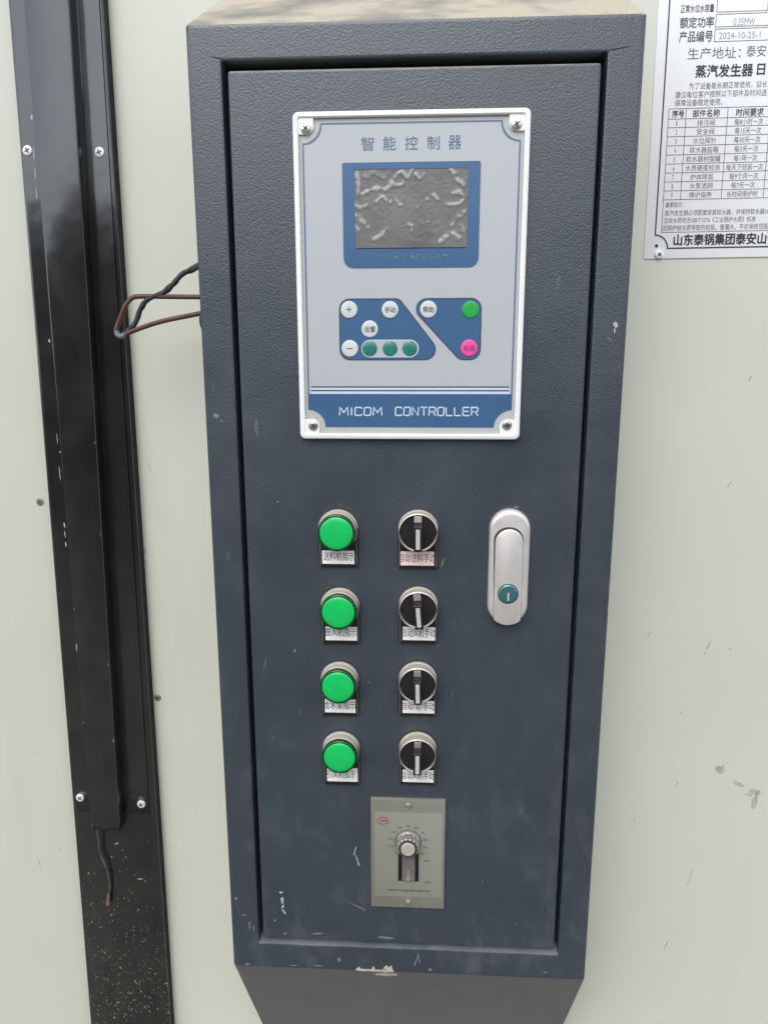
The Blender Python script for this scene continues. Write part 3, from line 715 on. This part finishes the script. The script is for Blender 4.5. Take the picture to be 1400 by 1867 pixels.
IND = [(-.0602, .4419, .4086, (-.0742, -.0467, .4117, .4234), '送料机指示', 'green indicator lamp, topmost of four, label reads 送料机指示', (-.0730, -.0468, .4147, .4222)),
       (-.0595, .3731, .3388, (-.0726, -.0452, .3425, .3550), '鼓风机指示', 'green indicator lamp, second from top, label reads 鼓风机指示', (-.0728, -.0455, .3461, .3541)),
       (-.0608, .3051, .2704, (-.0744, -.0471, .2741, .2868), '给水泵指示', 'green indicator lamp, third from top, label reads 给水泵指示', (-.0758, -.0468, .2774, .2852)),
       (-.0604, .2382, .2022, (-.0736, -.0459, .2060, .2196), '引风机指示', 'green indicator lamp, lowest of four, label reads 引风机指示', (-.0734, -.0478, .2094, .2172))]
# each: a conical dusty metal collar, a dark green rim and the bright cap
for i, (cx, cz, bot, st, txt, lab, tb) in enumerate(IND):
    bm = bmesh.new(); lathe(bm, [(.0172, -.0015), (.0172, -.0034), (.0168, -.0042), (.0164, -.0046), (.0162, -.0095), (.0160, -.0112), (.0150, -.0120)], n=56)
    o = build('indicator_light', bm, 'chrome', cab, loc=(cx, 0, cz), label=lab)
    bm = bmesh.new(); lathe(bm, [(.0152, -.0110), (.0157, -.0118), (.0158, -.0150), (.0155, -.0162), (.0147, -.0167), (.0136, -.0166)], n=48); build('lens_rim', bm, 'lens_rim', o)
    bm = bmesh.new(); lathe(bm, [(.0137, -.0160), (.0137, -.0166), (.0133, -.0170), (.0124, -.0174), (.0110, -.0177), (.0085, -.0181), (.005, -.0184), (.002, -.0185)], n=48); build('lens', bm, 'lens', o)
    label_holder(o, bot-cz, st[0]-cx, st[1]-cx, st[2]-cz, st[3]-cz, txt, (tb[0]-cx, tb[1]-cx, tb[2]-cz, tb[3]-cz))
SEL = [(.0072, .4424, .4081, (-.0075, .0208, .4112, .4235), '自动/送料/手动', 0.5, 'selector switch, topmost of four, label reads 自动/送料/手动', (-.0079, .0212, .4140, .4216)),
       (.0079, .3752, .3405, (-.0054, .0226, .3439, .3560), '自动风机手动', 5.0, 'selector switch, second from top, lever turned slightly, label reads 自动风机手动', (-.0058, .0228, .3468, .3546)),
       (.0079, .3067, .2720, (-.0052, .0227, .2752, .2870), '自动/泵/手动', 1.5, 'selector switch, third from top, label reads 自动/泵/手动', (-.0058, .0230, .2782, .2856)),
       (.0083, .2398, .2044, (-.0050, .0229, .2074, .2196), '自动风机手动', 0, 'selector switch, lowest of four, label reads 自动风机手动', (-.0056, .0232, .2104, .2178))]
for i, (cx, cz, bot, st, txt, ang, lab, tb) in enumerate(SEL):
    bm = bmesh.new()
    lathe(bm, [(.0171, -.0015), (.0171, -.0032), (.0168, -.0040), (.0163, -.0044), (.0163, -.0115), (.0166, -.0130), (.0163, -.0142), (.0156, -.0146), (.0150, -.0142), (.0146, -.0125)], n=56)
    o = build('selector_switch', bm, 'chrome', cab, loc=(cx, 0, cz), label=lab)
    bm = bmesh.new(); lathe(bm, [(.0149, -.0110), (.0147, -.0131), (.005, -.0132)], n=48); build('dial_face', bm, 'black_plastic', o)
    # lever: a bar across the face, sloping up from the rim at the top, highest at the middle
    hw = .0034; sec = [(.0143, -.0140), (.0088, -.0148), (.0062, -.0215), (-.0100, -.0225), (-.0146, -.0205), (-.0146, -.0125), (.0143, -.0125)]
    bm = bmesh.new(); loft(bm, [[(x, y, z) for z, y in sec] for x in (-hw, -hw+.0004, hw-.0004, hw)])
    bmesh.ops.bevel(bm, geom=[e for e in bm.edges], offset=.0002, segments=1, affect='EDGES')
    hd = build('lever', bm, 'black_plastic', o)
    hd.rotation_euler = (0, math.radians(-ang), 0)
    bm = bmesh.new(); loft(bm, [[(x, y-.0002, z) for x, z, y in ((-hw+.0003, .0142, -.0142), (hw-.0003, .0142, -.0142), (hw-.0003, .0090, -.0149), (-hw+.0003, .0090, -.0149))], [(x, y-.0008, z) for x, z, y in ((-hw+.0004, .0140, -.0142), (hw-.0004, .0140, -.0142), (hw-.0004, .0092, -.0149), (-hw+.0004, .0092, -.0149))]])
    g_ = build('lever_tip', bm, 'chrome', o, smooth=False); g_.rotation_euler = hd.rotation_euler
    bm = bmesh.new(); iw = .0017
    loft(bm, [[(-iw, -.0214, .0046), (iw, -.0214, .0046), (iw, -.0216, -.0120), (-iw, -.0216, -.0120)], [(-iw, -.0226, .0046), (iw, -.0226, .0046), (iw, -.0228, -.0120), (-iw, -.0228, -.0120)]])
    g_ = build('lever_inlay', bm, 'inlay', o, smooth=False); g_.rotation_euler = hd.rotation_euler
    label_holder(o, bot-cz, st[0]-cx, st[1]-cx, st[2]-cz, st[3]-cz, txt, (tb[0]-cx, tb[1]-cx, tb[2]-cz, tb[3]-cz), *(('sticker_pink', 'ink_brown') if i == 0 else ()))

# ------------------------------------------------------------------ door lock
bm = bmesh.new()
lx0, lx1, lz0, lz1 = .0667, .1005, .3607, .4608
def pill(i): return rr(lx0+i, lx1-i, lz0+i, lz1-i, (lx1-lx0)/2-i-1e-5, 12)
ix0, ix1 = .0714, .0946
def handle_shape(i):       # round head, long body, foot following the escutcheon's lower curve
    P = []; r = (ix1-ix0)/2
    cx = (ix0+ix1)/2; cz = .4447-r
    for k in range(17): a = PI*k/16; P.append((cx+(r-i)*math.cos(a), cz+(r-i)*math.sin(a)))
    Rr = (lx1-lx0)/2; cc = ((lx0+lx1)/2, lz0+Rr)
    for k in range(13):
        a = math.radians(226+88*k/12); x = cc[0]+(Rr-i-.0002)*math.cos(a); z = cc[1]+(Rr-i-.0002)*math.sin(a)
        P.append((min(max(x, ix0+i), ix1-i), z))
    return P
loft(bm, [at(pill(0), .0008), at(pill(0), -.0030), at(pill(.0008), -.0046), at(pill(.0022), -.0056), at(pill(.0040), -.0060)])
lock = build('door_lock', bm, 'satin', cab, label='satin silver swing handle lock at the right of the door')
bm = bmesh.new(); slab(bm, lambda i: [(x+(.0012 if x > .083 else -.0012)*(1 if z > .37 else 0)*(.35 if x > .083 else 1), z+(.0015 if z > .433 else 0)) for x, z in handle_shape(i)], -.0050, -.00615, 0); build('handle_recess', bm, 'slot', lock, smooth=False)
bm = bmesh.new(); slab(bm, handle_shape, -.0055, -.0082, .0011); build('handle', bm, 'satin', lock)
bm = bmesh.new(); lathe(bm, [(.0088, -.0078), (.0088, -.0083), (.0082, -.0085), (.0080, -.0080)], .0833, .3891, 40); build('cylinder_ring', bm, 'slot', lock)
bm = bmesh.new(); lathe(bm, [(.0079, -.0078), (.0079, -.0088), (.0070, -.0094), (.003, -.0095)], .0833, .3891, 40); kc = build('key_cylinder', bm, 'key', lock)
bm = bmesh.new(); loft(bm, [at(rr(.0826, .0841, .3835, .3905, .0005, 3), y) for y in (-.0093, -.0098)]); build('keyway', bm, 'satin', lock)

# ------------------------------------------------------------------ motor speed controller
bm = bmesh.new()
slab_rr(bm, -.0341, .0342, .0762, .1896, .0008, .0008, -.0030, .0006, 3)
spd = build('speed_controller', bm, 'speed_plate', cab, label='olive grey speed control plate with knob and rocker switch near the bottom of the door')
bm = bmesh.new(); slab_rr(bm, -.0308, .0318, .0880, .1763, .0006, -.0028, -.0033, .0001, 3); build('front_film', bm, 'speed_film', spd)
screw(spd, .0002, -.0030, .1843, .0030, 'steel', cross=False, dome=.8); screw(spd, .0007, -.0030, .0822, .0030, 'steel', cross=False, dome=.8)
FS = -.0033
KX, KZ = .0004, .1467
bm = bmesh.new(); lathe(bm, [(.0120, FS), (.0120, FS-.0008), (.0113, FS-.0010), (.0112, FS-.0020), (.0104, FS-.0030)], KX, KZ, 48); build('dial_skirt', bm, 'knob', spd)
bm = bmesh.new()
def flute(r): return [(KX+r*(1+.09*math.cos(14*2*PI*k/112))*math.cos(2*PI*k/112), KZ+r*(1+.09*math.cos(14*2*PI*k/112))*math.sin(2*PI*k/112)) for k in range(112)]
loft(bm, [at(flute(.0100), FS-.0028), at(flute(.0090), FS-.0090), at(flute(.0078), FS-.0100)])
build('knob', bm, 'knob', spd)
bm = bmesh.new(); lathe(bm, [(.0086, FS-.0094), (.0082, FS-.0104), (.0066, FS-.0105)], KX, KZ, 40); build('knob_cap_shade', bm, 'slot', spd)  # dark ring painting the shadow round the knob cap
bm = bmesh.new(); lathe(bm, [(.0066, FS-.0100), (.0066, FS-.0110), (.0061, FS-.0118), (.0025, FS-.0120)], KX, KZ, 40); build('knob_cap', bm, 'knob_top', spd)
bm = bmesh.new()
band(bm, circ(KX, KZ, .01255, 48), circ(KX, KZ, .0120, 48), FS-.0001)
for k in range(11):
    a = math.radians(225-27*k); c, s = math.cos(a), math.sin(a)
    ribbon(bm, [(KX+.0130*c, KZ+.0130*s), (KX+.0143*c, KZ+.0143*s)], .0005, FS-.0001)
    t = str(k*10); ww = .0010*len(t)
    text_into(bm, t, KX+.0165*c-ww, KX+.0165*c+ww, KZ+.0165*s-.0010, KZ+.0165*s+.0010, FS-.0001, .02)
build('dial_scale', bm, 'ink_soft', spd, smooth=False)
bm = bmesh.new()
text_into(bm, 'RUN', .0155, .0200, .1265, .1281, FS-.0001, .01); text_into(bm, 'STOP', .0160, .0216, .1036, .1053, FS-.0001, .01)
text_into(bm, 'WWW.CLDJ-MOTOR.CN', -.0184, .0206, .0938, .0960, FS-.0001, .03)
build('lettering', bm, 'ink', spd, smooth=False)
bm = bmesh.new()
ell = [(-.0229+.0048*math.cos(math.radians(25+k*11.5)), .1676+.0036*math.sin(math.radians(25+k*11.5))) for k in range(29)]
ribbon(bm, ell, .0009, FS-.0001); text_into(bm, 'CPG', -.0255, -.0203, .1667, .1685, FS-.00014, .02, mat=1)
ribbon(bm, [(-.0208, .1676), (-.0180, .1676), (-.0184, .1668)], .0008, FS-.00012)
build('logo', bm, ['red_ink', 'ink'], spd, smooth=False)
# rocker switch in its bezel
bm = bmesh.new()
def rc(i, r=.0006): return rr(-.0088+i, .0103-i, .1056+i, .1345-i, r, 3)
loft(bm, [at(rc(0), FS+.0004), at(rc(0), FS-.0006), at(rc(.0004), FS-.0009), at(rc(.0016), FS-.0009), at(rc(.0018), FS-.0002)], True, True)
build('switch_bezel', bm, 'black_plastic', spd)
bm = bmesh.new()
sec = [(.1330, FS-.0006), (.1200, FS-.0012), (.1078, FS-.0030), (.1078, FS), (.1330, FS)]
loft(bm, [[(x, y, z) for z, y in sec] for x in (-.0050, .0068)])
build('rocker', bm, 'rocker', spd, smooth=False)
def ry(z): return FS-.0012-(.1200-z)/.0122*.0018-.0001
bm = bmesh.new(); a = V(bm, [(.0006+.0016*math.cos(2*PI*k/20), ry(.1098+.0016*math.sin(2*PI*k/20)), .1098+.0016*math.sin(2*PI*k/20)) for k in range(20)]); b = V(bm, [(.0006+.0010*math.cos(2*PI*k/20), ry(.1098+.0010*math.sin(2*PI*k/20)), .1098+.0010*math.sin(2*PI*k/20)) for k in range(20)])
for k in range(20): bm.faces.new((a[k], a[(k+1) % 20], b[(k+1) % 20], b[k]))
for x0, x1, z0, z1 in ((.0003, .0008, .1150, .1185), (-.0012, .0020, .1128, .1132)):
    bm.faces.new(V(bm, [(x0, ry(z0), z0), (x1, ry(z0), z0), (x1, ry(z1), z1), (x0, ry(z1), z1)]))
build('rocker_mark', bm, 'rocker_mark', spd, smooth=False)

# ------------------------------------------------------------------ wires at the cabinet's left side
bm = bmesh.new()
ctr = [(-.150, .062, .686), (-.1885, .060, .6618), (-.2010, .060, .6560), (-.2100, .059, .6470), (-.2207, .060, .6394), (-.2330, .060, .6350), (-.2405, .060, .6265), (-.2462, .060, .6146), (-.2530, .060, .6080), (-.2578, .060, .6040)]
P = spline(ctr, 10)
for ph in (0, PI):
    Q = []
    for i, p in enumerate(P):
        a = ph+i*.42; Q.append(p+Vector((0, math.cos(a)*.0008, math.sin(a)*(.0007+.0004*math.sin(i*.23)))))
    tube(bm, Q, .0021, 10)
tag(build('black_cord', bm, 'cord_black'), 'twisted black flex leaving the upper left side of the control cabinet', 'cable')
bm = bmesh.new()
P = spline([(-.150, .060, .6362), (-.1890, .060, .6364), (-.2150, .060, .6368), (-.2380, .060, .6372), (-.2470, .059, .6358), (-.2535, .058, .6290), (-.2590, .058, .6180), (-.2631, .058, .6090), (-.2628, .058, .6045), (-.2590, .058, .6020), (-.2528, .058, .6056), (-.2380, .058, .6108), (-.2197, .058, .6160), (-.1897, .058, .6217), (-.160, .054, .6270)], 10)
tube(bm, P, .0021, 12)
tube(bm, spline([(-.2622, .0572, .6075), (-.2618, .057, .6040), (-.2585, .057, .6028), (-.2555, .0572, .6045)], 5), .0023, 12, mat=1)
tag(build('red_wire', bm, ['cord_red', 'chip_grey']), 'thin red brown wire looping from the left side of the control cabinet', 'wire')

# ------------------------------------------------------------------ notice plate on the casing
A = math.radians(.5)
npl = tag(empty('notice_plate', (.2146, WY, .6734)), 'white metal notice plate with black printed maintenance table, right of the control cabinet', 'notice plate')
npl.rotation_euler = (0, -A, 0)
ca, sa = math.cos(A), math.sin(A)
def N(x, z):
    dx, dz = x-.2146, z-.6734; return (dx*ca+dz*sa, -dx*sa+dz*ca)
W_, H_ = .252, .300
bm = bmesh.new(); slab_rr(bm, 0, W_, 0, H_, .0006, .0002, -.0012, .0004, 3); build('plate', bm, 'plate', npl)
Yp = -.00135
bm = bmesh.new(); b0 = .0092; bl = notch(b0, W_-b0, b0-.0002, H_-b0, .0118, 8); ribbon(bm, bl, .0013, Yp, closed=True); build('border', bm, 'ink', npl, smooth=False)
def nb(bm, s, x0, x1, z0, z1, bold=.006, mat=0):
    a = N((x0+x1)/2, (z0+z1)/2); hw, hh = (x1-x0)/2, (z1-z0)/2; text_into(bm, s, a[0]-hw, a[0]+hw, a[1]-hh, a[1]+hh, Yp, bold, mat)
def ln(bm, x0, z0, x1, z1, wd=.00055): ribbon(bm, [N(x0, z0), N(x1, z1)], wd, Yp+.00003)
s_ = math.tan(A)
bm = bmesh.new()
nb(bm, '正常水位水容量', .2318, .2604, .8785, .8848, .012); nb(bm, '额定功率', .2322, .2612, .8665, .8750, .015); nb(bm, '产品编号', .2322, .2610, .8552, .8640, .015)
build('rating_lettering', bm, 'ink_soft', npl, smooth=False)
bm = bmesh.new(); nb(bm, 'L', .3058, .3072, .8795, .8850, .01); build('unit_lettering', bm, 'ink_soft', npl, smooth=False)
bm = bmesh.new(); nb(bm, '0.35MW', .2780, .2965, .8675, .8733, -.012); nb(bm, '2024-10-25-1', .2665, .3020, .8570, .8625, -.012); build('handwritten_number', bm, 'hand_ink', npl, smooth=False)
bm = bmesh.new()
for z0, z1 in ((.8784, .8930), (.8667, .8766), (.8551, .8650)):
    ln(bm, .2628, z0, .2628, z1); ln(bm, .2628, z0, .445, z0+.18*s_); ln(bm, .2628, z1, .445, z1+.18*s_)
build('rating_box', bm, 'ink_soft', npl, smooth=False)
bm = bmesh.new(); nb(bm, '生产地址：', .2408, .2864, .8414, .8506, .0); nb(bm, '泰安', .2912, .3080, .8424, .8516, .0); build('address_lettering', bm, 'ink_soft', npl, smooth=False)
bm = bmesh.new(); nb(bm, '蒸汽发生器', .2488, .2983, .8267, .8368, .025); nb(bm, '日', .3020, .3086, .8278, .8366, .025); build('heading_lettering', bm, 'ink', npl, smooth=False)
bm = bmesh.new()
nb(bm, '为了设备能长期正常使用，延长', .2440, .3120, .8172, .8228, .004); nb(bm, '建议每位客户按照以下部件及时间进', .2326, .3120, .8104, .8160, .004); nb(bm, '保障设备稳定使用。', .2325, .2745, .8036, .8092, .004)
build('note_lettering', bm, 'ink_soft', npl, smooth=False)
RZ = [.8015, .7930, .7859, .7784, .7708, .7631, .7555, .7479, .7403, .7326, .7249]
bm = bmesh.new()
for z in RZ: ln(bm, .2283, z, .445, z+.2167*s_)
for x in (.2283, .2436, .2801, .3175, .38): ln(bm, x-.0004, .8015+(x-.2283)*s_, x+.0004, .7249+(x-.2283)*s_)
ln(bm, .2286, .7249, .2292, .6966); ln(bm, .2292, .6966, .445, .6966+.2158*s_)
build('table_grid', bm, 'ink_soft', npl, smooth=False)
bm = bmesh.new(); zc = (.8015+.7930)/2
nb(bm, '序号', .2310, .2416, zc-.0030, zc+.0030, .015); nb(bm, '部件名称', .2492, .2728, zc-.0028, zc+.0032, .015); nb(bm, '时间要求', .2872, .3110, zc-.0026, zc+.0036, .015)
build('table_heading', bm, 'ink', npl, smooth=False)
ROWS = [('排污阀', .0155, '每8小时一次', .0250), ('安全阀', .0155, '每15天一次', .0230), ('水位探针', .0205, '每30天一次', .0230), ('软水器盐箱', .0252, '每3天一次', .0212), ('软水器树脂罐', .0305, '每1年一次', .0205),
        ('水质硬度检测', .0305, '每天下班前一次', .0325), ('炉体除垢', .0205, '每9个月一次', .0255), ('水泵滤网', .0205, '每7天一次', .0210), ('停炉保养', .0205, '长时间停炉时', .0275)]
bm = bmesh.new()
for k, (a, wa, b, wb) in enumerate(ROWS):
    zc = (RZ[k+1]+RZ[k+2])/2; nb(bm, str(k+1), .2352, .2366 if k else .2360, zc-.0022, zc+.0022, 0)
    nb(bm, a, .2615-wa/2, .2615+wa/2, zc-.0024, zc+.0028, .0); nb(bm, b, .2988-wb/2, .2988+wb/2, zc-.0022, zc+.0032, .0)
build('table_lettering', bm, 'ink_soft', npl, smooth=False)
bm = bmesh.new()
nb(bm, '重要提示：', .2310, .2470, .7184, .7228, 0); nb(bm, '蒸汽发生器必须配套安装软水器，并保持软水器24小时', .2308, .3330, .7113, .7163, 0)
nb(bm, '及给水质符合GB/T1576《工业锅炉水质》标准', .2306, .3130, .7048, .7098, 0); nb(bm, '因锅炉给水质导致的结垢、管漏水，不在保修范围之内', .2300, .3330, .6982, .7034, 0)
build('tip_lettering', bm, 'ink_soft', npl, smooth=False)
bm = bmesh.new(); nb(bm, '山东泰锅集团泰安山亿', .2408, .3340, .6854, .6952, .03); build('company_lettering', bm, 'ink', npl, smooth=False)
a = N(.2282, .6772); screw(npl, a[0], -.0012, a[1], .0040, 'zinc', ang=.75, dome=.5)
bm = bmesh.new(); a = N(.2254, .6848); lathe(bm, [(.0016, -.0011), (.0016, -.00135), (.001, -.0014)], a[0], a[1], 16); build('mounting_hole', bm, 'slot', npl)
for x, z in ((W_-.013, .004), (W_-.013, H_-.006), (.013, H_-.006)): screw(npl, x, -.0012, z, .0040, 'zinc', ang=.3, dome=.5)
